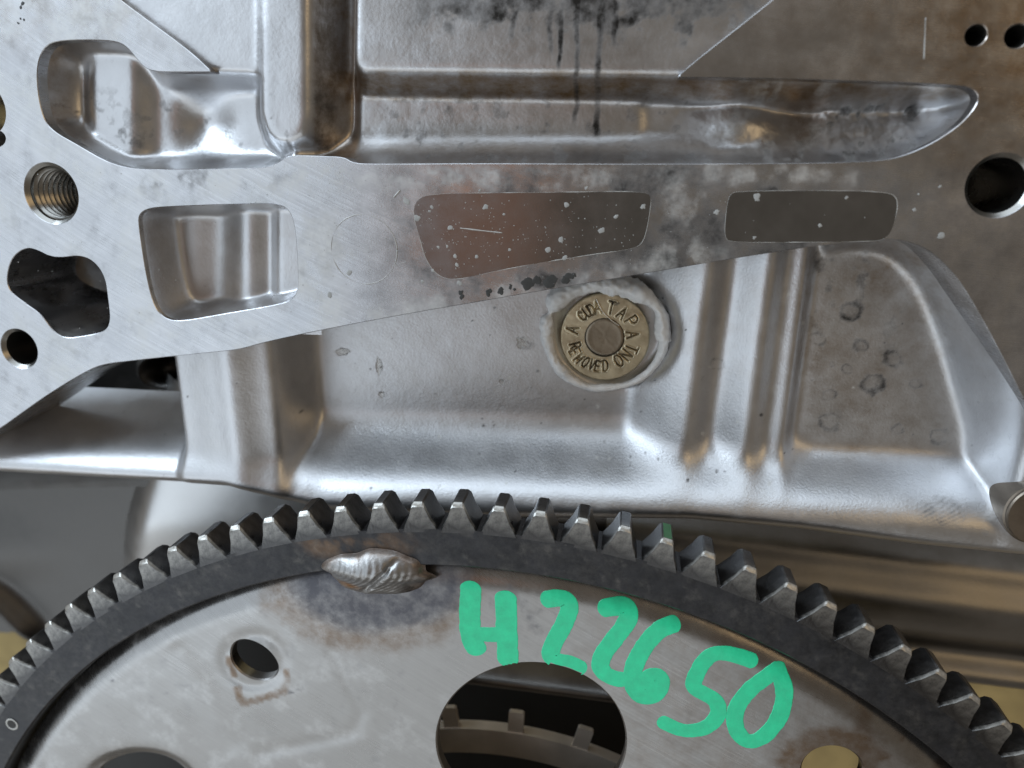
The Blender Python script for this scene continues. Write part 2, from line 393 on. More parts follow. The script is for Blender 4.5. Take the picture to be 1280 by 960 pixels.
flange = plate('machined_flange', outer, [h.copy() for h in holes], 0.85, M_mach, block, depth=24,
               hole_depth=[.3, .3, .3, .3, .3, 1.5, 30, 24, 20], stain=flange_stain_reflect, view=(vu0, vu1, vv0, vv1), bev=0.16)

# ---- bores
def bore(name, c, r, depth, thread=False):
    prof = [(r, -.16), (r - 0.85 * min(1, r / 6), -1.0)]
    if thread:
        w = -1.8
        while w > -depth: prof += [(r - 0.85, w), (r - 0.95, w - .25), (r - 1.65, w - 0.85), (r - 1.65, w - 1.1)]; w -= 1.75
    else: prof += [(r - 0.9 * min(1, r / 6), -depth)]
    prof.append((0.01, -depth - 2))
    V, f = lathe(prof, c, 64)
    return mesh_obj(name, V, f, M_bore, flange, smooth=not thread or True, sharp=35)
bore('threaded_hole', H_thr, 7.8, 24, True)
bore('bolt_hole', H_r, 6.7, 38)
bore('bolt_hole', H_s, 5.7, 26)
bore('pin_hole', H_a, 2.1, 14); bore('pin_hole', H_b, 2.3, 14)

# ---- imprints on the flange: polished pads and their thin outlines
def outline_tube(name, pts, r, m, parent, closed=True, w=0.02):
    p = resample(pts, 0.5, closed)
    if closed: p = np.vstack([p, p[:1]])
    rr = r * np.clip(-0.3 + 2.4 * noise(p[:, 0], p[:, 1], 3, 4), 0.02, 2)
    V, f = tube(name, np.c_[p, np.full(len(p), w)], rr, m, parent, 5)
    return V, f
M_pad = mat('polished_dark_reflection', (0.255, 0.26, 0.27), 1.0, 0.19, bump=0.05, bscale=2500, var=0.10, stains=False, rough_var=0.10, vscale=120)  # polished pads, base darkened to carry a dark reflection
M_line = mat('chalky_edge_line', (0.45, 0.44, 0.42), 0.4, 0.5, var=0.2, stains=False, vscale=400)
PAD1 = [(516, 268), (520, 249), (540, 242), (620, 241), (720, 240), (800, 239), (815, 244), (812, 268), (806, 300), (795, 311), (740, 318), (660, 331), (600, 343), (570, 350), (548, 346), (532, 325), (524, 295)]
PAD2 = [(908, 260), (912, 242), (925, 239), (1000, 238), (1108, 239), (1124, 248), (1118, 280), (1108, 300), (1080, 302), (990, 303), (915, 303), (905, 298)]
for pd in (PAD1, PAD2):
    pl = resample(ppoly(pd), 0.6)
    o = plate('polished_pad', pl, [], 3.0, M_pad, flange, wfun=lambda u, v: np.full(np.shape(u), 0.05), depth=0.04, bev=0.02)
    V, f = outline_tube('pad_outline', pl, 0.06, M_line, o, w=0.03); mesh_obj('outline', V, f, M_line, o)
cc = P(455, 312); pl = circ(cc, 8.6, 90)
V, f = outline_tube('imprint_outline', pl, 0.10, M_line, o, w=0.02); mesh_obj('round_imprint', V, f, M_line, flange)

# ---- upper casting: pockets, vertical rib and long trough behind the flange
ULP = ppoly(UL_POCKET + [(330, 100), (320, 92)], 0, 2)
def hx(u, v, w): return px_of(u, v, w)
def upper(U, V):
    x0, y0 = px_of(U, V, 0)
    x, y = px_of(U, V, -10)
    d = -sdf(U, V, ULP)                                  # positive inside the upper-left pocket, mm
    fl = -10.5 + 3.4 * ss(100, 130, x) * ss(200, 172, x) - 3.5 * np.exp(-((x - 88) / 14) ** 2)
    e = ((x - 250) / 42) ** 2 + ((y - 150) / 40) ** 2
    fl = fl - 3.6 * np.exp(-e * 1.4) * ss(195, 245, x)
    wall = -1.3 - np.sqrt(np.clip(d, 0, None) * 26.0)
    left = np.where(d > 0, smax(fl, wall, 3.0), -2.6)
    # long trough
    floor = -13.0 + 0.5 * fbm(U, V, 16, 2) + 0.8 * ss(808, 800, x)
    floor = floor + 0.085 * (y - 150) * ss(820, 900, x)
    floor = floor + 2.8 * np.exp(-((x - 925) / 40) ** 2 - ((y - 150) / 34) ** 2) - 2.2 * np.exp(-((x - 1010) / 28) ** 2)
    yb = np.interp(x0, [430, 1080, 1120, 1160, 1195, 1215, 1226, 1240], [206, 204, 199, 184, 162, 142, 122, 100])
    yt = np.interp(x0, [430, 845, 1190, 1214, 1226, 1240], [88, 94, 104, 110, 121, 130])
    ys, yt2 = yb - y0, y0 - yt
    topw = -2.6 - np.clip(yt2, -60, None) * 0.40
    botw = -1.3 - 1.9 * np.sqrt(np.clip(ys, 0, None))
    right = smax(floor, botw, 4.0)
    right = smax(right, topw, 1.0)
    right = smin(right, np.full(U.shape, -2.6), 1.0)
    sl = x0 + 0.01 * (y0 - 100)
    vw = np.where(y0 > yt - 4, -17.0 + np.clip(sl - 412, 0, None) * 0.42, -17.0 + np.clip(sl - 418, 0, None) * 0.85)
    right = smin(right, vw, 1.6)
    right = smax(right, botw, 2.5)
    rp = P(np.array([320, 320, 328, 345, 366, 384, 391, 391]), np.array([-200, 142, 168, 183, 185, 174, 150, -200]), -1.2)
    rd = -sdf(U, V, np.c_[rp])
    rib = smin(np.full(U.shape, -1.0), -1.6 + (rd - 0.8) * 2.0, 1.6)
    t = ss(350, 392, x0); base = left * (1 - t) + right * t
    W = smax(base, rib, 1.2)
    W = np.where((d > 0) | ((x0 > 262) & (y0 < 200)) | ((x0 > 380) & (y0 < yb + 2)), W, np.where((x0 > 140) & (y0 < 96), -2.6, -1.3))
    return np.minimum(W, -1.0)
def upper_fine(U, V):
    x, y = px_of(U, V, -10)
    r = ss(985, 1040, x) * ss(1190, 1140, x) * ss(105, 125, y) * ss(205, 190, y)
    return 0.9 * r * (fbm(U, V, 2.6, 11, 4) - .5) + 0.35 * ss(805, 880, x) * ss(110, 125, y) * (fbm(U, V, 3.0, 15) - .5) + 0.10 * (fbm(U, V, 4, 21) - .5)
def upper_keep(U, V):
    k = np.ones(U.shape, bool)
    for c, r in ((H_thr, 8.5), (H_r, 9), (H_a, 4), (H_b, 4), (P(-22, 136), 8)): k &= np.hypot(U - c[0], V - c[1]) > r
    return k
def upper_stain_shade(U, V, W):
    x, y = px_of(U, V, W)
    n = fbm(U, V, 10, 3); n2 = fbm(U, V, 3.5, 6)
    brown = 0.6 * ss(84, 100, y) * ss(132, 116, y) * ss(395, 430, x) + 0.5 * ss(385, 400, x) * ss(452, 430, x) + 0.16 * ss(395, 430, x) * ss(830, 780, x) + 0.10 * ss(860, 1000, x) * ss(1150, 1050, x) \
        + 0.35 * ss(330, 250, x) * ss(110, 70, x + 0 * y) * ss(100, 60, np.abs(x - 80)) + 0.5 * blob(x, y, 1010, 150, 40, 45, .8)
    brown = brown * (.6 + .8 * n)  # brown trough wall and valley: reflection and shade put into the colour
    streak = 0
    for sx, y1, wd in ((690, 75, 5), (702, 95, 4), (722, 165, 5), (752, 180, 6), (640, 60, 6), (770, 60, 5)):
        streak = streak + ss(wd, wd * .2, np.abs(x - sx - 6 * (fbm(U * 0, V, 9, int(sx)) - .5) * 2 - (30 - y) * .04)) * ss(y1, y1 - 25, y) * ss(-10, 30, y)
    grime = ss(.38, .72, n2 + 0.42 * ss(55, -5, y) - .16) * ss(460, 600, x) * ss(85, 20, y) * ss(1010, 850, x)
    dark = 0.95 * np.clip(streak, 0, 1) * (.3 + 1.0 * n2) + 0.75 * grime + 0.45 * ss(.55, .75, n2) * ss(1020, 1060, x) + 0.3 * ss(388, 398, x) * ss(432, 415, x) + .3 * ss(.58, .7, n2) * ss(100, 130, y)  # valley beside the rib darkened as shade; streaks and grime are oil
    white = 0.25 * ss(.5, .7, n2) * ss(860, 900, x)
    return np.stack([np.clip(brown, 0, .85), np.clip(dark, 0, .95), np.clip(white, 0, 1), 0 * x], -1)
u0, u1, v0, v1 = bbox(36, -70, 1240, 216, 0)
hf('upper_casting', u0, u1, v0, v1 + 6, 0.36, upper, M_castr, block, stain=upper_stain_shade, blur=1.0, fine=upper_fine, keep=upper_keep)

# ---- rectangular pocket
RL = ppoly(RECT)
def rectp(U, V):
    d = -sdf(U, V, RL); x, y = px_of(U, V, -12)
    fl = -13 + 2.4 * np.exp(-((x - 312) / 20) ** 2) + 4.0 * ss(225, 185, x) - 1.8 * np.exp(-((x - 268) / 22) ** 2) + 3.4 * ss(335, 356, x)
    return np.minimum(smax(fl, -1.3 - np.sqrt(np.clip(d, 0, None) * 75), 3.0), -1.3)
def rect_stain(U, V, W):
    x, y = px_of(U, V, W); n = fbm(U, V, 6, 3)
    return np.stack([0.15 * n + .10 * ss(230, 190, x), 0 * x, 0 * x, 0 * x], -1)
u0, u1, v0, v1 = bbox(165, 245, 385, 412, 0)
hf('rectangular_pocket', u0, u1, v0, v1, 0.36, rectp, M_cast, block, stain=rect_stain, blur=0.8)
# dark chamber behind the irregular opening
ub, vb = P(74, 366, 0)
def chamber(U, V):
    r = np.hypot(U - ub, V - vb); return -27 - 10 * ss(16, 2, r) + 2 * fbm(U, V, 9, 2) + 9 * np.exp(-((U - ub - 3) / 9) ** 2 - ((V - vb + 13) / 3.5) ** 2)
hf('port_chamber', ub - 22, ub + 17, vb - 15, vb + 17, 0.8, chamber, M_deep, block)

# ---- lower casting: panel, ribs, arch pocket, shelf
def vline(pts, w):
    p = np.asarray(pts, float); u, v = P(p[:, 0], p[:, 1], w); o = np.argsort(u)
    return lambda U: np.interp(U, u[o], v[o])
shelf_top = vline([(-120, 560), (0, 572), (290, 590), (400, 611), (600, 617), (860, 628), (1000, 634), (1130, 640), (1250, 650), (1400, 660)], -6)
shelf_bot = vline([(-120, 580), (0, 592), (290, 609), (400, 640), (600, 650), (860, 652), (1000, 664), (1150, 684), (1250, 694), (1400, 706)], -6)
rl_left = P(np.array([222, 222]), np.array([450, 590]), -6); rl_right = P(np.array([385, 386]), np.array([430, 575]), -25)
ARCH = ppoly([(1022, 318), (1050, 306), (1095, 304), (1130, 318), (1158, 350), (1178, 395), (1196, 450), (1212, 505), (1222, 545), (1218, 580), (1205, 620), (1190, 690), (1090, 690), (975, 690), (975, 560), (995, 450)], -18)
TABC = P(757, 420, -24)
def lower(U, V):
    x, y = px_of(U, V, -20)
    base = -25.0 + 0.45 * np.cos((x - 600) / 170) - 0.004 * (x - 600) * 0 + 0.5 * (fbm(U, V, 60, 4) - .5)
    # corrugated ribs on the right
    s = x + 0.135 * (y - 450) + 16 * ss(520, 620, y) * ss(870, 800, x)
    prof = np.interp(s, [600, 780, 796, 812, 840, 864, 870, 880, 892, 898, 904, 912, 938, 944, 954, 966, 972, 980, 988, 992, 999, 1006, 1100],
                     [0, 0, 0.4, 3.4, 7.4, 10.0, 10.2, 8.6, 6.2, 5.6, 5.8, 7.0, 10.4, 10.7, 9.2, 7.2, 7.0, 8.0, 8.7, 8.2, 5.0, 3.4, 3.2])
    W = base + prof
    # arch pocket floor and its outer wall
    d = -sdf(U, V, ARCH)
    fl = -21.5 + 0.5 * fbm(U, V, 30, 3)
    wallr = fl - d * 3.6
    rim = -1.5 - 4.5 * ss(470, 560, y)
    arch = smin(smax(fl, wallr, 9.0), rim, 6.0)
    W = W * (1 - ss(1004, 1016, s)) + arch * ss(1004, 1016, s)
    # left rib standing nearly up to the flange
    ul = rl_left[0].mean(); ur = rl_right[0].mean()
    t = (U - ul) / (ur - ul)
    top = -5.5 - 1.1 * np.cos(t * 6.3) + 1.3 * np.exp(-((t - .62) / .12) ** 2)
    rib = smin(smin(top, -4.0 + (ur - 0.6 - U) * 5.5, 6.0), -4.0 + (U - ul + .2) * 7.0, 5.0)
    W = np.where(U < ul + 4, -62.0, W)
    W = smax(W, rib, 5.0)
    # counterbore round the heat tab, open to the upper right
    rt = np.hypot(U - TABC[0] - 2.0, V - TABC[1] - 2.0)
    W = np.where((V > TABC[1] - 14), smin(W, -27.0 + np.clip(rt - 15.6, 0, None) * 12, 1.0), W)
    # shelf
    st = shelf_top(U); sb = shelf_bot(U)
    sh = smin(np.full(U.shape, -5.0) + .5 * fbm(U, V, 25, 6), -6.0 + (st - V + 1.0) * 1.7, 8.0)
    W = smax(W, sh, 11.0 - 7.0 * ss(985, 1015, x))
    W = smin(W, -6.0 + (V - sb) * 3.2, 8.0)
    return np.maximum(W, -72)
def lower_stain_shade(U, V, W):
    x, y = px_of(U, V, W); n = fbm(U, V, 16, 3); n2 = fbm(U, V, 4, 6)
    s = x + 0.13 * (y - 450)
    brown = 0.10 * ss(560, 760, x) * ss(560, 430, y) + 0.16 * ss(985, 1010, x) * ss(1200, 1150, x) * ss(590, 560, y)  # panel's upper right browned to paint in the light's falloff
    brown = brown * (.5 + 1.0 * n)
    dark = 0.35 * ss(.58, .72, n2) * ss(990, 1010, x) * ss(1180, 1100, x) * ss(520, 330, y) + 0.35 * ss(.62, .75, n2) * ss(1180, 1240, x) * ss(480, 520, y)
    scuff = blob(x, y, 1178, 640, 45, 24, .5) * (0.45 + .5 * np.sin(x * .55 + .012 * (y - 600) ** 2) * n2)
    dark = dark + .55 * scuff * ss(1130, 1150, x)
    for i, (qx, qy, r, a) in enumerate(((1062, 390, 13, .9), (1022, 425, 9, .45), (1075, 432, 9, .6), (1117, 450, 11, .6), (1090, 480, 13, .85), (1035, 494, 8, .5), (1058, 462, 6, .5), (1038, 525, 13, .6), (1040, 455, 4, .5), (1122, 537, 8, .45), (1175, 545, 11, .5), (1145, 480, 7, .4), (655, 430, 9, .4), (898, 455, 8, .4))):
        k = (np.abs(x - qx) < 40) & (np.abs(y - qy) < 40)
        dd = np.hypot(x[k] - qx, (y[k] - qy) * 1.25) / r + 1.5 * (fbm(U[k], V[k], 2.4, i) - .5); side = .45 + .55 * ss(-1, 1, np.sin(np.arctan2(y[k] - qy, x[k] - qx) + i * 1.7))
        dark[k] += .75 * a * np.exp(-((dd - 1) / .28) ** 2) * side + .25 * a * (dd < 1)
    white = 0.12 * ss(.5, .7, n2)
    pr = random.Random(11)
    for i in range(110):
        qx, qy, r = pr.gauss(700, 260), pr.uniform(340, 640), pr.choice((0.9, 1.1, 1.4, 1.9))
        k = (np.abs(x - qx) < 8) & (np.abs(y - qy) < 8); dd = np.exp(-((x[k] - qx) ** 2 + (y[k] - qy) ** 2) / r ** 2)
        if i % 3: dark[k] += .8 * dd
        else: white[k] += 1.1 * dd
    return np.stack([np.clip(brown, 0, .8), np.clip(dark, 0, .95), np.clip(white, 0, 1), 0 * x], -1)
u0, _ = P(-130, 500, -20); u1, v0 = P(1420, 730, -6); _, v1 = P(1060, 285, -10)
def lower_keep(U, V):
    ok = (U > rl_left[0].mean() - 2.5) | (V < shelf_top(U) + 16)
    return ok & (V < np.interp(U, [P(-90, 500)[0], P(200, 440)[0], P(700, 350)[0], P(1030, 306)[0], P(1110, 298)[0], P(1200, 298)[0], P(1420, 298)[0]],
                               [P(0, 470)[1], P(200, 428)[1], P(700, 345)[1], P(1030, 292)[1], P(1110, 284)[1], P(1200, 284)[1], P(1420, 284)[1]]))
hf('lower_casting', u0, u1, v0, v1 + 4, 0.40, lower, M_cast, block, stain=lower_stain_shade, keep=lower_keep, blur=1.25, fine=lambda U, V: 0.10 * (fbm(U, V, 5, 21) - .5))

M_recess = mat('shaded_recess_metal', (0.10, 0.095, 0.09), 0.9, 0.40, bump=0.2, var=0.2, stains=False)  # shade of the deep window put into a dark base colour
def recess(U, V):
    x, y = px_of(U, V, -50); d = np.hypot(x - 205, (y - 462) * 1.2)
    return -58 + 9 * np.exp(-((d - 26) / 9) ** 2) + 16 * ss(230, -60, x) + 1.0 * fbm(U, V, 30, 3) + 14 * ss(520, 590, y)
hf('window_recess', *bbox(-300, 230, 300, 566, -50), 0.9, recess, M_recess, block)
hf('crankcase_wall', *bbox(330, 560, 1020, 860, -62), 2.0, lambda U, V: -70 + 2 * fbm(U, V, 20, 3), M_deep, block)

# ---- round boss at the right edge
bc = P(1303, 646, -2)
V, f = lathe([(0.01, -2.2), (7.4, -2.2), (7.7, -2.6), (7.7, -3.2), (8.1, -3.5), (8.3, -14)], bc, 64)
mesh_obj('round_boss', V, f, mat('boss_face', (0.22, 0.185, 0.15), 1.0, 0.42, bump=0.3, var=0.2, stains=False), block, sharp=30)

# ---- skirt bodies below the shelf
def skirt_r(U, V):
    x, y = px_of(U, V, -52)
    yy = y - 0.12 * (x - 1150)
    W = np.interp(yy, [560, 640, 672, 684, 692, 705, 730, 770, 800, 815, 822, 835, 848, 853], [-64, -62, -57, -47, -44, -46, -39, -43, -52, -57, -50, -46, -50, -60])
    k = 9
    return W + 0.8 * (fbm(U, V, 18, 5) - .5)
def smooth_rows(f):
    def g(U, V):
        dv = 0.9; return sum(f(U, V + o * dv) * w for o, w in ((-2, .12), (-1, .23), (0, .3), (1, .23), (2, .12)))
    return g
def skr_stain(U, V, W):
    x, y = px_of(U, V, W); n = fbm(U, V, 12, 3); n2 = fbm(U, V, 4, 7)
    return np.stack([np.clip(.30 + .3 * (n - .4), 0, .85), .25 * ss(1250, 950, x), 0 * x, 0 * x], -1)
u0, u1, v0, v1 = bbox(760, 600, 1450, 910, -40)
hf('lower_skirt', u0, u1, v0, v1 + 20, 0.6, skirt_r, mat('dark_skirt_metal', (0.25, 0.245, 0.24), 1.0, 0.38, bump=0.25, var=0.15, stains=False), block, blur=2.8,  # right skirt in a darker, even metal
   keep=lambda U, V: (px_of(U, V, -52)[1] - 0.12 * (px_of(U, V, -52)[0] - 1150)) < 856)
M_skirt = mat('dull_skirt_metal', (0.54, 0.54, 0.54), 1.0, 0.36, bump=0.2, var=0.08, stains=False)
def skirt_l(U, V):
    x, y = px_of(U, V, -45)
    W = -64 + 24 * ss(90, 200, x + 0.30 * (y - 640)) - 10 * ss(640, 760, y) * ss(60, 200, x)
    return W
def skirt_ll(U, V):
    x, y = px_of(U, V, -50)
    W = -52 - 0.05 * x + 5 * np.exp(-((y - 690) / 50) ** 2)
    dd = ((y - 738) - x) / 1.414
    W = smax(W, -50 + 9 * np.exp(-(dd / 8) ** 2) * ss(75, 40, x), 3)
    return W - 12 * ss(8, 40, dd)
def skl_stain(U, V, W):
    x, y = px_of(U, V, W); n = fbm(U, V, 14, 3); e = np.hypot((x - 260) / 150, (y - 610) / 95)
    return np.stack([np.clip(.55 * ss(.8, 1.25, e), 0, .8) * (.9 + .2 * n), .45 * ss(.85, 1.2, e), 0 * x, 0 * x], -1)
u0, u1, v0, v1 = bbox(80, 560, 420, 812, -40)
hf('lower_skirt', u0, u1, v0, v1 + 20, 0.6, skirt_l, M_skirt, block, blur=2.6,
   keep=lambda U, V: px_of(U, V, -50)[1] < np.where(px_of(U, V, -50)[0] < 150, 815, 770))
hf('lower_skirt', *bbox(-140, 560, 175, 830, -50), 0.6, skirt_ll, mat('shaded_skirt_metal', (0.095, 0.09, 0.085), 1.0, 0.38, bump=0.2, var=0.12, stains=False), block, blur=1.6,  # left skirt's shade painted in as a darker metal
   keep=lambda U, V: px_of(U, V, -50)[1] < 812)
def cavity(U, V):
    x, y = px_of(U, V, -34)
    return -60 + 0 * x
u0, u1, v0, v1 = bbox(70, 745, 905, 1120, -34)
hf('rear_cavity_shade', u0, u1, v0, v1, 3.0, cavity, M_black, block)  # flat black sheet painted for the shade behind the plate holes
def sealbar(U, V):
    x, y = px_of(U, V, -24); d = y - 862 - 0.13 * (x - 665); return -24 - 0.03 * d * d * (1 + .5 * (d < 0))
hf('seal_retainer', *bbox(500, 800, 830, 940, -24), 0.8, sealbar, M_deep, block, keep=lambda U, V: np.abs(px_of(U, V, -24)[1] - 862 - 0.13 * (px_of(U, V, -24)[0] - 665)) < 17)

# ------------------------------------------------------------------ heat tab
tab = thing('heat_tab', 'round brass stamped heat tab with dark centre, bedded in grey sealant on the block', 'heat tab')
TW = -23.4; TR = 12.4
FONT = {'A': [[(0, 0), (.5, 1), (1, 0)], [(.2, .38), (.8, .38)]], 'C': [[(.95, .8), (.6, 1), (.1, .8), (0, .5), (.1, .2), (.6, 0), (.95, .2)]],
        'U': [[(0, 1), (0, .25), (.3, 0), (.7, 0), (1, .25), (1, 1)]], 'D': [[(0, 0), (0, 1), (.6, 1), (1, .7), (1, .3), (.6, 0), (0, 0)]],
        'T': [[(0, 1), (1, 1)], [(.5, 1), (.5, 0)]], 'P': [[(0, 0), (0, 1), (.7, 1), (1, .8), (1, .6), (.7, .45), (0, .45)]],
        'N': [[(0, 0), (0, 1), (1, 0), (1, 1)]], 'O': [[(.3, 0), (0, .3), (0, .7), (.3, 1), (.7, 1), (1, .7), (1, .3), (.7, 0), (.3, 0)]],
        'R': [[(0, 0), (0, 1), (.7, 1), (1, .8), (1, .6), (.7, .45), (0, .45)], [(.5, .45), (1, 0)]],
        'E': [[(1, 1), (0, 1), (0, 0), (1, 0)], [(0, .5), (.8, .5)]], 'M': [[(0, 0), (0, 1), (.5, .3), (1, 1), (1, 0)]], 'V': [[(0, 1), (.5, 0), (1, 1)]]}
tz = (485, 480)
LET = [('A', 165, 400, 1), ('C', 262, 265, 1), ('U', 312, 225, 1), ('D', 356, 200, 1), ('A', 415, 175, 1), ('T', 555, 180, 1), ('A', 665, 235, 1), ('P', 758, 315, 1),
       ('A', 768, 450, 1), ('T', 760, 590, 1), ('N', 700, 655, 1), ('O', 628, 712, 1),
       ('R', 195, 560, -1), ('E', 190, 620, -1), ('M', 232, 690, -1), ('O', 298, 728, -1), ('V', 362, 752, -1), ('E', 418, 765, -1), ('D', 495, 762, -1)]
strokes = []
tc_uv = np.array(P(695 + tz[0] / 8.0, 362 + tz[1] / 8.0, TW))
for ch, zx, zy, up in LET:
    c = np.array(P(695 + zx / 8.0, 362 + zy / 8.0, TW)) - tc_uv
    rad = c / np.linalg.norm(c); upv = rad * up; rt = np.array([upv[1], -upv[0]])
    big = up > 0
    ww, hh = (1.75, 3.4) if big else (1.25, 3.0)
    if ch in 'CUD' and zx < 400: ww, hh = 1.3, 2.9
    for st in FONT[ch]: strokes.append([tuple(c + rt * (a - .5) * ww + upv * (b - .5) * hh) for a, b in st])
nr, na = 120, 420
rr = np.r_[np.linspace(5.55, TR - 0.35, nr - 2), TR - .1, TR]
A_, R_ = np.meshgrid(np.linspace(0, 2 * math.pi, na, endpoint=False), rr, indexing='ij')
X_, Y_ = R_ * np.cos(A_), R_ * np.sin(A_)
dm = np.full(X_.shape, 1e9)
for st in strokes: dm = np.minimum(dm, segdist(X_, Y_, st))
cutf = ss(0.24, 0.04, dm + .12 * (noise(X_, Y_, .8, 3) - .5))
Wd = TW - 0.42 * cutf + 0.10 * np.exp(-((dm - .42) / .12) ** 2) + 0.05 * (fbm(X_, Y_, 1.5, 8) - .5) - 0.4 * ss(TR - .4, TR, R_)
dirt = np.stack([np.clip(.55 * fbm(X_, Y_, 5, 3) + .4 * cutf - .1, 0, 1), np.clip(.75 * cutf * fbm(X_, Y_, 2.5, 9) * 1.6, 0, 1) * .7 + .9 * ss(.55, .7, fbm(X_, Y_, 1.2, 4)) * np.exp(-((X_ - 2.6) / 1.6) ** 2 - ((Y_ - 10) / .9) ** 2), 0 * X_, 0 * X_], -1)
idx = np.arange(na * nr).reshape(na, nr); nx = np.roll(idx, -1, 0)
fq = np.stack([idx[:, :-1], idx[:, 1:], nx[:, 1:], nx[:, :-1]], -1).reshape(-1, 4)
vt = np.c_[(X_ + tc_uv[0]).ravel(), (Y_ + tc_uv[1]).ravel(), Wd.ravel()]
rim = np.c_[vt[idx[:, -1]][:, :2], np.full(na, TW - 3.0)]
vt = np.vstack([vt, rim]); ri = np.arange(na) + na * nr
fq = np.vstack([fq, np.stack([idx[:, -1], ri, np.roll(ri, -1), nx[:, -1]], -1)])
at = np.vstack([dirt.reshape(-1, 4), np.zeros((na, 4))])
mesh_obj('stamped_ring', vt, fq, M_brass, tab, attrs=at, sharp=60)
V, f = lathe([(0.01, -.28), (1.2, -.30), (2.0, -.24), (3.2, -.32), (4.4, -.22), (5.0, -.12), (5.2, -.30), (5.55, -.34), (5.56, -1)], tc_uv, 72)
V = [(a + .0, b, c + TW + 0.03 * math.sin(a * 3.1 + b) * math.cos(b * 2.3)) for a, b, c in V]
mesh_obj('fusible_core', V, f, M_core, tab)
# sealant bead: closed tube of varying section
nb = 220; V = []; f = []
ang = np.linspace(0, 2 * math.pi, nb, endpoint=False)
zz = [(0, 16.2, 1.6), (25, 16.6, 1.7), (55, 16.2, 1.9), (80, 15.0, 1.9), (95, 14.6, 1.5), (115, 15.4, 1.7), (140, 16.4, 2.0), (165, 16.6, 1.7), (195, 16.2, 1.45), (225, 15.6, 1.25), (255, 14.9, 1.05), (285, 14.6, .95), (310, 14.9, 1.0), (335, 15.6, 1.2), (360, 16.2, 1.6)]
z = np.array(zz); z[:, 2] *= 1.0 + .28 * (z[:, 0] < 190); da = np.degrees(ang)
Rb = np.interp(da, z[:, 0], z[:, 1]) + 1.5 * (noise(np.cos(ang) * 15, np.sin(ang) * 15, 6.5, 2) - .5); rb = np.interp(da, z[:, 0], z[:, 2]) * (0.65 + .75 * noise(np.cos(ang) * 15, np.sin(ang) * 15, 6.0, 6)) * (1 - .75 * np.exp(-((da - 157) / 5) ** 2))
sg = 22
for i in range(nb):
    for k in range(sg):
        b_ = 2 * math.pi * k / sg
        lump = 1 + .40 * (noise(ang[i] * 14 + 40, b_ * 2.2 + 9, 5.5, 5) - .5) + .30 * (noise(ang[i] * 14 + 40, b_ * 3, .9, 8) - .5)
        r_ = Rb[i] + rb[i] * 1.0 * math.cos(b_) * lump; w_ = -23.4 + rb[i] * 1.3 * math.sin(b_) * lump
        V.append((tc_uv[0] + r_ * math.cos(ang[i]), tc_uv[1] + r_ * math.sin(ang[i]), w_))
for i in range(nb):
    for k in range(sg): f.append((i * sg + k, ((i + 1) % nb) * sg + k, ((i + 1) % nb) * sg + (k + 1) % sg, i * sg + (k + 1) % sg))
mesh_obj('sealant_bead', V, [q[::-1] for q in f], M_seal, tab)
# stray hair-thin fibre over the tab
hp = [P(695 + a / 8.0, 362 + b / 8.0, TW + .5) for a, b in ((405, 95), (425, 150), (460, 215), (510, 270), (570, 320), (632, 360))]
hp = chaikin(np.array(hp), 3, False); V, f = tube('x', np.c_[hp, np.full(len(hp), TW + .35)], 0.13, M_spot, None, 6)
mesh_obj('metal_burr', V, f, mat('bright_burr', (0.75, 0.72, 0.66), 1.0, 0.25, stains=False), tab)

# ------------------------------------------------------------------ flexplate
flex = thing('flexplate', 'round steel flexplate with black toothed ring gear and green handwritten marking', 'flexplate')
FC = (-32.94, -267.94); RIN, RROOT, RTIP = 175.9, 186.0, 193.0; WR = 20.0; WP = 17.2; TH = 9.5
def rot(a): return math.sin(a), math.cos(a)
def arc_stain(u, v, w):
    x, y = px_of(u, v, WR); n = fbm(u, v, 6, 3); n2 = fbm(u, v, 2.2, 6)
    brown = .8 * ss(.35, .6, n) * blob(x, y, 450, 680, 90, 26, .7)
    white = .10 * n + .10 * ss(.6, .75, n2)
    return np.stack([brown, 0 * x, np.clip(white, 0, .8), 0 * x], -1)
prof = [(RIN, -TH), (RIN, -.5), (RIN + .5, 0)] + [(RIN + .5 + k * (RROOT - RIN - .5) / 8, 0) for k in range(1, 9)] + [(RROOT, -TH), (RIN, -TH)]
n = 900; V = []
for i in range(n):
    a = 2 * math.pi * i / n; s_, c_ = rot(a)
    for r, w in prof:
        jit = 0.12 * (noise(np.array(a * 180), np.array(r * 1.0), 3, 4) - .5) if w == 0 else 0
        V.append((FC[0] + r * s_, FC[1] + r * c_, WR + w + float(jit)))
m = len(prof); f = []
for i in range(n):
    j = (i + 1) % n
    for k in range(m - 1): f.append((i * m + k, i * m + k + 1, j * m + k + 1, j * m + k))
V = np.array(V)
ring = mesh_obj('ring_gear', V, [q[::-1] for q in f], M_ring, flex, attrs=arc_stain(V[:, 0], V[:, 1], V[:, 2]), sharp=35)
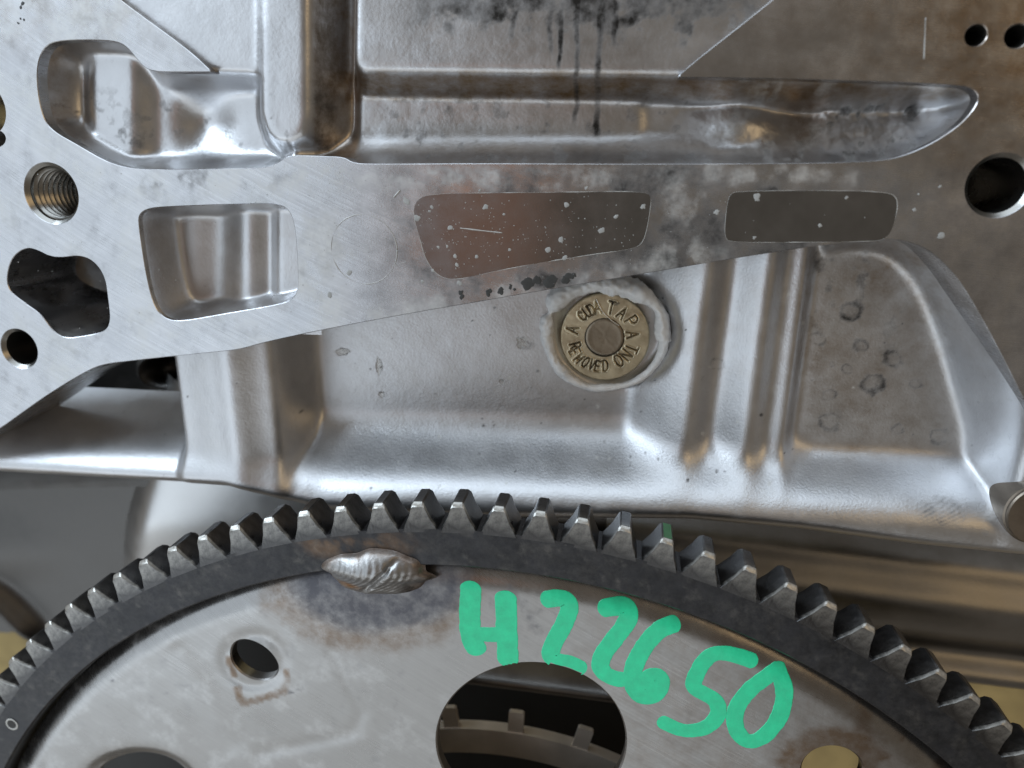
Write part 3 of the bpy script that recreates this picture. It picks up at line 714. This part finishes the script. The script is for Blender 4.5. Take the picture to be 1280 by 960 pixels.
# one tooth, local axes: x tangential, z radial, y depth (away from the camera)
M_tooth = mat('worn_tooth_steel', (0.068, 0.066, 0.066), 0.9, 0.31, bump=0.4, bscale=1100, var=0.35, white=(0.50, 0.48, 0.44), brown=(0.2, 0.15, 0.1), vscale=350, white_rough=.34)
def tprof(h):
    hw = lambda r: np.interp(r, [-.8, 0, 3.2, 7.0], [4.75, 4.35, 2.6, 1.30])
    L = [(-hw(-.8), -.8), (-hw(0), 0), (-hw(h * .5), h * .5), (-hw(h * .95) * .99, h * .95), (-hw(h) * .78, h)]
    return L + [(-a, b) for a, b in L[::-1]]
secs = [(0.0, 5.9, .93, .27), (0.06, 5.98, .94, .95), (0.45, 6.5, .985, 1.0), (0.8, 6.9, 1, .8), (1.0, 7.0, 1, .15), (4.5, 7.0, 1, 0), (8.6, 7.0, 1, 0), (TH, 6.3, .98, 0)]
V = []; at = []; m = 10
for y_, h, sc_, wr in secs:
    for a, b in tprof(h):
        V.append((a * sc_, b, -y_)); at.append((0, 0, wr * float(np.clip((b - 0.6) / 3.0, 0, 1)), 0))
f = []
for i in range(len(secs) - 1):
    for k in range(m):
        f.append((i * m + k, i * m + (k + 1) % m, (i + 1) * m + (k + 1) % m, (i + 1) * m + k))
f.append(tuple(range(m))[::-1]); f.append(tuple((len(secs) - 1) * m + k for k in range(m)))
proto = mesh_obj('tooth', V, [q[::-1] for q in f], M_tooth, ring, attrs=at, sharp=25)
bm = bmesh.new(); bm.from_mesh(proto.data); bmesh.ops.recalc_face_normals(bm, faces=bm.faces); bm.to_mesh(proto.data); bm.free()
proto.data.set_sharp_from_angle(angle=math.radians(25))
first = True
for k in range(-20, 19):
    a = math.radians(3.0 * k + 1.7)
    if first: t = proto; first = False
    else: t = proto.copy(); sc.collection.objects.link(t); t.parent = ring
    s_, c_ = rot(a)
    t.location = ((FC[0] + RROOT * s_) * S, -WR * S - .00005, (FC[1] + RROOT * c_) * S)
    t.rotation_euler = (random.uniform(-.012, .012), a + random.uniform(-.006, .006), random.uniform(-.02, .02)); t.scale = (random.uniform(.97, 1.03), random.uniform(.985, 1.0), random.uniform(.965, 1.02))
    if k == 4:
        t.data = t.data.copy()
        mg = mat('green_paint_trace', (0.05, 0.16, 0.07), .3, .45, stains=False, vscale=400); t.data.materials.append(mg)
        for p in t.data.polygons:
            if p.normal.z > .9: p.material_index = 1
        t['label'] = 'tooth with a trace of green paint on its tip'
# plate
BIG = np.array(P(664, 916, WP)); big_l = np.array([P(664 + 118 * math.cos(q), 925 + 96 * math.sin(q), WP) for q in np.linspace(0, 2 * math.pi, 120, endpoint=False)])
sm_l = np.array([P(317 + 29 * math.cos(q) + 3 * math.sin(q), 826 + 23.5 * math.sin(q) + 7 * math.cos(q), WP) for q in np.linspace(0, 2 * math.pi, 60, endpoint=False)])
rh_l = np.array([P(1040 + 38 * math.cos(q), 962 + 29 * math.sin(q), WP) for q in np.linspace(0, 2 * math.pi, 60, endpoint=False)])
lh_l = np.array([P(172 + 62 * math.cos(q), 990 + 42 * math.sin(q), WP) for q in np.linspace(0, 2 * math.pi, 60, endpoint=False)])
RP = 175.6
def plate_w(u, v):
    r = np.hypot(u - FC[0], v - FC[1]); x, y = px_of(u, v, WP)
    w = WP - 3.6 * np.clip((r - 167.5) / 8.0, 0, 1.05) ** 2.2
    # stamped relief
    e1 = segdist(x, y, [(222, 815), (290, 930)]); w = w - .35 * np.exp(-(e1 / 14) ** 2)
    e2 = segdist(x, y, [(325, 942), (440, 918), (452, 890), (415, 815)]); w = w - .30 * np.exp(-(e2 / 8) ** 2)
    d = np.hypot((x - 317) / 36, (y - 826) / 31); w = w - .5 * np.exp(-((d - 1.0) / .22) ** 2)
    d = np.hypot((x - 172) / 62, (y - 990) / 42); w = w - 2.2 * np.exp(-((d - 1.0) / .22) ** 2)
    w = w + .35 * (fbm(u, v, 35, 3) - .5)
    return w
def plate_stain_shade(u, v, w):
    x, y = px_of(u, v, WP); n = fbm(u, v, 7, 3); n2 = fbm(u, v, 2.5, 6)
    e = np.hypot((x - 470) / 118, (y - 722) / 72)
    brown = 1.0 * np.exp(-((e - 1.08) / .22) ** 2) * (.3 + 1.0 * n) * ss(650, 560, x) * .8 + .22 * ss(560, 860, x)  # browner to the right: falloff of reflected light put into the colour
    eh = np.hypot((x - 1040) / 40, (y - 960) / 30)
    brown = brown + 1.3 * ss(1.9, 1.15, eh + .6 * (n2 - .5)) + .5 * ss(.5, .65, n) * ss(30, 8, np.abs(segdist(x, y, [(1080, 900), (1180, 955)])))
    sq = np.minimum(segdist(x, y, [(296, 862), (304, 880), (357, 864), (358, 840)]), segdist(x, y, [(285, 825), (292, 845)]))
    brown = brown + .9 * ss(6, 2, sq + 5 * (n2 - .5))
    dark = .85 * ss(1.12, .75, e + .25 * (n - .5)) + .4 * ss(3, 1, segdist(x, y, [(362, 866), (378, 861)])) + .12 * ss(.6, .75, n2)
    for cx_, cy_ in ((208, 866), (140, 850)): dark = dark + .5 * blob(x, y, cx_, cy_, 5, 3, .6)
    st = (0.5 + .5 * np.sin(x * 1.1 + .15 * y)) * blob(x, y, 660, 765, 60, 55, .6); dark = dark + .22 * st * n2 * 2
    edge = 0
    r = np.hypot(u - FC[0], v - FC[1])
    white = .25 * ss(.5, .7, n) * ss(900, 300, x)
    return np.stack([np.clip(brown, 0, .9), np.clip(dark, 0, .9), np.clip(white, 0, 1), .3 * ss(168, 172, r)], -1)
pu0, pu1, pv0, pv1 = bbox(-30, 690, 1310, 1000, WP)
pl = plate('plate', circ(FC, RP, 900), [big_l, sm_l, rh_l, lh_l], 1.0, M_plate, flex, wfun=plate_w, depth=3.2, stain=plate_stain_shade,
           view=(pu0, pu1, pv0 - 0, pv1 + 12), coarse=14.0, bev=.4)
# weld bead
wc = np.array(P(467, 719, 20)); nr_, na_ = 40, 120
V = []; at = []
for i in range(na_):
    a = 2 * math.pi * i / na_
    ed = 1 + .13 * (noise(np.array(math.cos(a) * 6), np.array(math.sin(a) * 6), 2.0, 3) - .5) * 2
    for j in range(nr_):
        q = 1.06 * j / (nr_ - 1); du = 14.4 * q * math.cos(a) * ed; dv = 7.2 * q * math.sin(a) * ed + .04 * du
        h = 3.3 * max(1 - q ** 2.4, 0) ** .75 * (1 + .25 * math.cos(du * .22))
        rip = .10 * math.sin((du - .9 * dv + .12 * dv * dv) * 3.4 + 2.2 * float(noise(np.array(du), np.array(dv), 3, 2))) * (1 - q ** 4) + .55 * (float(fbm(np.array(du), np.array(dv), 2.4, 5)) - .5) * (1 - q ** 4) * (0.5 + .8 * float(ss(0, 5, du)))
        groove = -1.3 * math.exp(-((du - 1.5 - .9 * dv) / .9) ** 2) * (1 - q ** 3)
        base = 17.2 + 3.4 * float(ss(-4.0, 3.0, np.array(dv + .1 * abs(du) * 0)))
        V.append((wc[0] + du, wc[1] + dv, base + h + rip + groove - 1.2 * float(ss(.92, 1.06, np.array(q)))))
        br = .95 * math.exp(-((du + 7.0) / 3.4) ** 2 - ((dv + 3.9) / 1.1) ** 2) + .45 * q ** 6
        dk = .55 * q ** 7 + .8 * float(ss(2, 9, np.array(du))) * float(ss(2.5, -2.5, np.array(dv))) * float(ss(.35, .6, np.array(fbm(np.array(du), np.array(dv), 3, 9))))
        at.append((min(br, 1), dk, 0, .2))
f = []
for i in range(na_):
    for j in range(nr_ - 1):
        if j == 0: f.append((i * nr_, i * nr_ + 1, ((i + 1) % na_) * nr_ + 1))
        else: f.append((i * nr_ + j, i * nr_ + j + 1, ((i + 1) % na_) * nr_ + j + 1, ((i + 1) % na_) * nr_ + j))
mesh_obj('weld_bead', V, f, M_weld, flex, attrs=at)['label'] = 'rippled silver weld bead with rust along its lower edge'

# green handwritten marking: one part per character
def z3(p): return [(500 + a / 3.556, 690 + b / 3.556) for a, b in p]
def z4(p): return [(700 + a / 2.207, 600 + b / 2.207) for a, b in p]
CH = [('painted_letter', 'H', [(z3([(315, 165), (308, 270), (314, 370), (338, 428)]), 27), (z3([(470, 205), (472, 300), (477, 400), (479, 478)]), 26.5), (z3([(340, 366), (400, 366), (470, 368)]), 21)]),
      ('painted_digit', '2', [(z3([(655, 212), (700, 206), (745, 215), (758, 245), (735, 310), (695, 380), (668, 440), (672, 474), (705, 486), (750, 492), (800, 516)]), 22)]),
      ('painted_digit', '2', [(z3([(910, 252), (960, 246), (1010, 250), (1022, 285), (985, 350), (925, 420), (885, 490), (900, 538), (945, 560), (985, 568)]), 22)]),
      ('painted_digit', '6', [(z3([(1215, 325), (1150, 345), (1090, 410), (1040, 500), (1030, 580), (1060, 640), (1110, 650), (1155, 610), (1160, 560), (1125, 545), (1085, 580)]), 22)]),
      ('painted_digit', '5', [(z4([(528, 500), (480, 482), (430, 475), (395, 500), (372, 545), (366, 575), (405, 592), (438, 615), (438, 655), (400, 688), (340, 694), (285, 668)]), 19.5)]),
      ('painted_digit', '0', [(z4([(600, 525), (560, 548), (510, 590), (478, 645), (488, 700), (525, 728), (575, 700), (612, 645), (622, 580), (600, 522)]), 20)])]
lay = 0
for nm, chs, sts in CH:
    VV = []; ff = []
    for pts, wd in sts:
        lay += 1
        p = chaikin(np.array(pts, float), 3, False); u, v = P(p[:, 0], p[:, 1], WP); q = resample(np.c_[u, v], .5, False)
        hw = wd / 900 * 180 / 2 * 1.08
        t = np.gradient(q, axis=0); t /= np.hypot(*t.T)[:, None]; nn = np.c_[-t[:, 1], t[:, 0]]
        # rounded caps: extend and shrink
        ncap = 7; ext = []; ew = []
        for s_ in range(ncap, 0, -1):
            th_ = s_ / ncap * math.pi / 2 * .96; ext.append(q[0] - t[0] * hw * .75 * math.sin(th_)); ew.append(math.cos(th_))
        q2 = np.vstack([ext, q, [q[-1] + t[-1] * hw * .75 * math.sin(s_ / ncap * math.pi / 2 * .96) for s_ in range(1, ncap + 1)]])
        ww = np.r_[ew, np.ones(len(q)), [math.cos(s_ / ncap * math.pi / 2 * .96) for s_ in range(1, ncap + 1)]]
        nn2 = np.vstack([np.repeat(nn[:1], ncap, 0), nn, np.repeat(nn[-1:], ncap, 0)])
        b0 = len(VV); cols = [-1, -.93, -.5, 0, .5, .93, 1]
        for i in range(len(q2)):
            for c_ in cols:
                jit = 1 + .10 * (noise(np.array(q2[i, 0] + c_ * 3), np.array(q2[i, 1]), 1.6, 3) - .5) + .07 * (noise(np.array(q2[i, 0] + c_ * 5), np.array(q2[i, 1]), .6, 5) - .5)
                pos = q2[i] + nn2[i] * hw * ww[i] * c_ * float(jit)
                hgt = (.05 + .006 * lay) if abs(c_) < 1 else -.05
                VV.append((pos[0], pos[1], float(plate_w(pos[0], pos[1])) + hgt))
        k = len(cols)
        for i in range(len(q2) - 1):
            for c_ in range(k - 1): ff.append((b0 + i * k + c_, b0 + (i + 1) * k + c_, b0 + (i + 1) * k + c_ + 1, b0 + i * k + c_ + 1))
    o = mesh_obj(nm, VV, ff, M_paint, flex, sharp=12)
    bm = bmesh.new(); bm.from_mesh(o.data)
    for fc in bm.faces:
        if fc.normal.y > 0: fc.normal_flip()
    # trim what would hang over the big hole
    dead = [fc for fc in bm.faces if sdf(np.array([fc.calc_center_median().x / S]), np.array([fc.calc_center_median().z / S]), big_l)[0] < .35]
    bmesh.ops.delete(bm, geom=dead, context='FACES'); bm.to_mesh(o.data); bm.free()
    o['label'] = 'green handwritten character ' + chs

# small dimple in the ring, its shade painted as a flat black disc
dm_c = P(15, 905, WR)
V, f = lathe([(2.1, .05), (1.9, .16), (1.5, .10), (1.45, .07)], dm_c, 28)
V = [(a, b, WR + .08 + c) for a, b, c in V]
dim = mesh_obj('dimple_rim', V, f, M_bore, ring)
V, f = lathe([(1.46, .08), (.8, .06), (.01, .05)], dm_c, 28)
mesh_obj('dimple_shade', [(a, b, WR + .08 + c) for a, b, c in V], f, M_black, ring)

# ------------------------------------------------------------------ notched signal ring seen through the big hole
sig = thing('signal_ring', 'steel notched sensor ring seen through the large oval hole of the flexplate', 'sensor ring')
WS = -9.0; q = np.array(P(645, 917, WS)); RS = float(np.hypot(q[0] - FC[0], q[1] - FC[1]))
V, f = lathe([(RS - 9, WS - 6), (RS - 9, WS), (RS - 3, WS + .3), (RS, WS), (RS, WS - 4)], FC, 360)
mesh_obj('band', V, f, M_tone, sig, sharp=30)
a1 = math.atan2(P(645, 900, WS)[0] - FC[0], P(645, 900, WS)[1] - FC[1]); a2 = math.atan2(P(731, 918, WS)[0] - FC[0], P(731, 918, WS)[1] - FC[1])
hw_, hh_ = 2.4, 7.4
V = [(-hw_ * 1.3, -1, 0), (-hw_, .8, 0), (-hw_, hh_ - .5, 0), (-hw_ + .5, hh_, 0), (hw_ - .5, hh_, 0), (hw_, hh_ - .5, 0), (hw_, .8, 0), (hw_ * 1.3, -1, 0)]
V = V + [(a, b, -1.6) for a, b, c in V]; f = [tuple(range(8))[::-1], tuple(range(8, 16))] + [(i, (i + 1) % 8, 8 + (i + 1) % 8, 8 + i) for i in range(8)]
tp = mesh_obj('tab', V, [q_[::-1] for q_ in f], M_tone, sig, smooth=False)
for k in range(-3, 5):
    a = a1 + k * (a2 - a1)
    t = tp if k == -3 else tp.copy()
    if t is not tp: sc.collection.objects.link(t); t.parent = sig
    s_, c_ = rot(a); t.location = ((FC[0] + RS * s_) * S, -(WS - .3) * S, (FC[1] + RS * c_) * S); t.rotation_euler = (0, a, 0)

# ------------------------------------------------------------------ spots, drops, scratches
def flat_blob(c, r, w, h, seed, k=14, ecc=1.0, angd=0.0):
    V = [(c[0], c[1], w + h)]; ca, sa = math.cos(angd), math.sin(angd)
    for ringk, (fr, fh) in enumerate(((.55, .9), (.85, .6), (1.0, -.05))):
        for i in range(k):
            a = 2 * math.pi * i / k; rr_ = r * fr * (1 + .8 * (noise(np.array(math.cos(a) * 2 + seed), np.array(math.sin(a) * 2), 1, seed % 7) - .5))
            x_, y_ = rr_ * math.cos(a) * ecc, rr_ * math.sin(a)
            V.append((c[0] + ca * x_ - sa * y_, c[1] + sa * x_ + ca * y_, w + h * fh))
    f = [(0, 1 + i, 1 + (i + 1) % k) for i in range(k)]
    for rk in range(2):
        A = 1 + rk * k; B = A + k
        f += [(A + i, B + i, B + (i + 1) % k, A + (i + 1) % k) for i in range(k)]
    return V, f
def merge(items):
    VV = []; ff = []
    for V, f in items:
        b0 = len(VV); VV += list(V); ff += [tuple(i + b0 for i in q) for q in f]
    return VV, ff
rs = random.Random(5); it = []
big = [(508, 252, 8), (521, 273, 6), (563, 285, 5), (537, 264, 3), (540, 259, 3), (607, 259, 5), (630, 268, 3), (708, 256, 5), (701, 300, 7), (685, 312, 6), (752, 288, 6), (770, 271, 4), (804, 258, 5), (706, 322, 6),
       (571, 331, 5), (569, 320, 4), (596, 321, 4), (548, 309, 3), (559, 308, 3), (574, 354, 5), (637, 312, 3), (541, 338, 4), (946, 247, 8), (896, 265, 6), (943, 297, 4), (1025, 282, 4), (1058, 247, 3), (1143, 262, 4), (1177, 294, 7), (1175, 233, 3), (1148, 243, 2),
       (437, 341, 6), (412, 369, 6), (528, 352, 4), (600, 238, 3), (733, 235, 4)]
for i, (x, y, r) in enumerate(big):
    it.append(flat_blob(P(x, y), r * .20 * .55, .06, .06, i, ecc=rs.uniform(.8, 1.3), angd=rs.uniform(0, 3)))
for i in range(380):
    x = rs.gauss(620, 130); y = rs.gauss(290, 38)
    if 205 < y < 400 - .17 * (x - 450): it.append(flat_blob(P(x, y), rs.uniform(.04, .15), .06, .03, i, 7))
for i in range(50):
    it.append(flat_blob(P(rs.uniform(20, 500), rs.uniform(215, 420)), rs.uniform(.06, .18), .0, .05, i, 7))
V, f = merge(it); mesh_obj('mineral_spots', V, f, M_spot, flange, kind='stuff')['label'] = 'chalky white water spots dried on the machined face'
it = []
for i, (x, y, r) in enumerate([(660, 354, 9), (688, 352, 9), (708, 348, 7), (672, 350, 6), (625, 363, 5), (610, 366, 4), (575, 368, 4), (716, 344, 4), (640, 360, 3), (28, 6, 3), (26, 26, 2)]):
    for j in range(3): it.append(flat_blob(P(x + rs.uniform(-4, 4), y + rs.uniform(-3, 3)), r * .13, .02, .05, i * 3 + j, 12, rs.uniform(.8, 1.4), rs.uniform(0, 3)))
V, f = merge(it); mesh_obj('dark_spots', V, f, M_darkspot, flange, kind='stuff')['label'] = 'dark residue specks along the lower flange edge'
def drop(x, y, rx, ry, w, name='water_mark', m=M_drop, h=.35):
    V, f = flat_blob(P(x, y, w), rx * .215, w, h, int(x), 20, 1.0); c = P(x, y, w)
    V = [(a, c[1] + (b - c[1]) * ry / rx, z_) for a, b, z_ in V]
    return mesh_obj(name, V, f, m, block)
for x, y, rx, ry in ((474, 458, 5, 13), (428, 440, 9, 6), (548, 551, 5, 7), (470, 546, 5, 5), (652, 428, 9, 9), (476, 492, 4, 5), (628, 477, 4, 4)):
    drop(x, y, rx, ry, -24.55)

# scratches on the flange
for pts in ([(1157, 22), (1156, 50), (1155, 74)], [(575, 285), (600, 288), (628, 291)], [(493, 332), (508, 327)], [(500, 238), (492, 247)]):
    p = np.array([P(*q) for q in pts]); V, f = outline_tube('x', p, 0.10, M_line, None, closed=False, w=0.06); mesh_obj('scratch', V, f, M_line, flange)
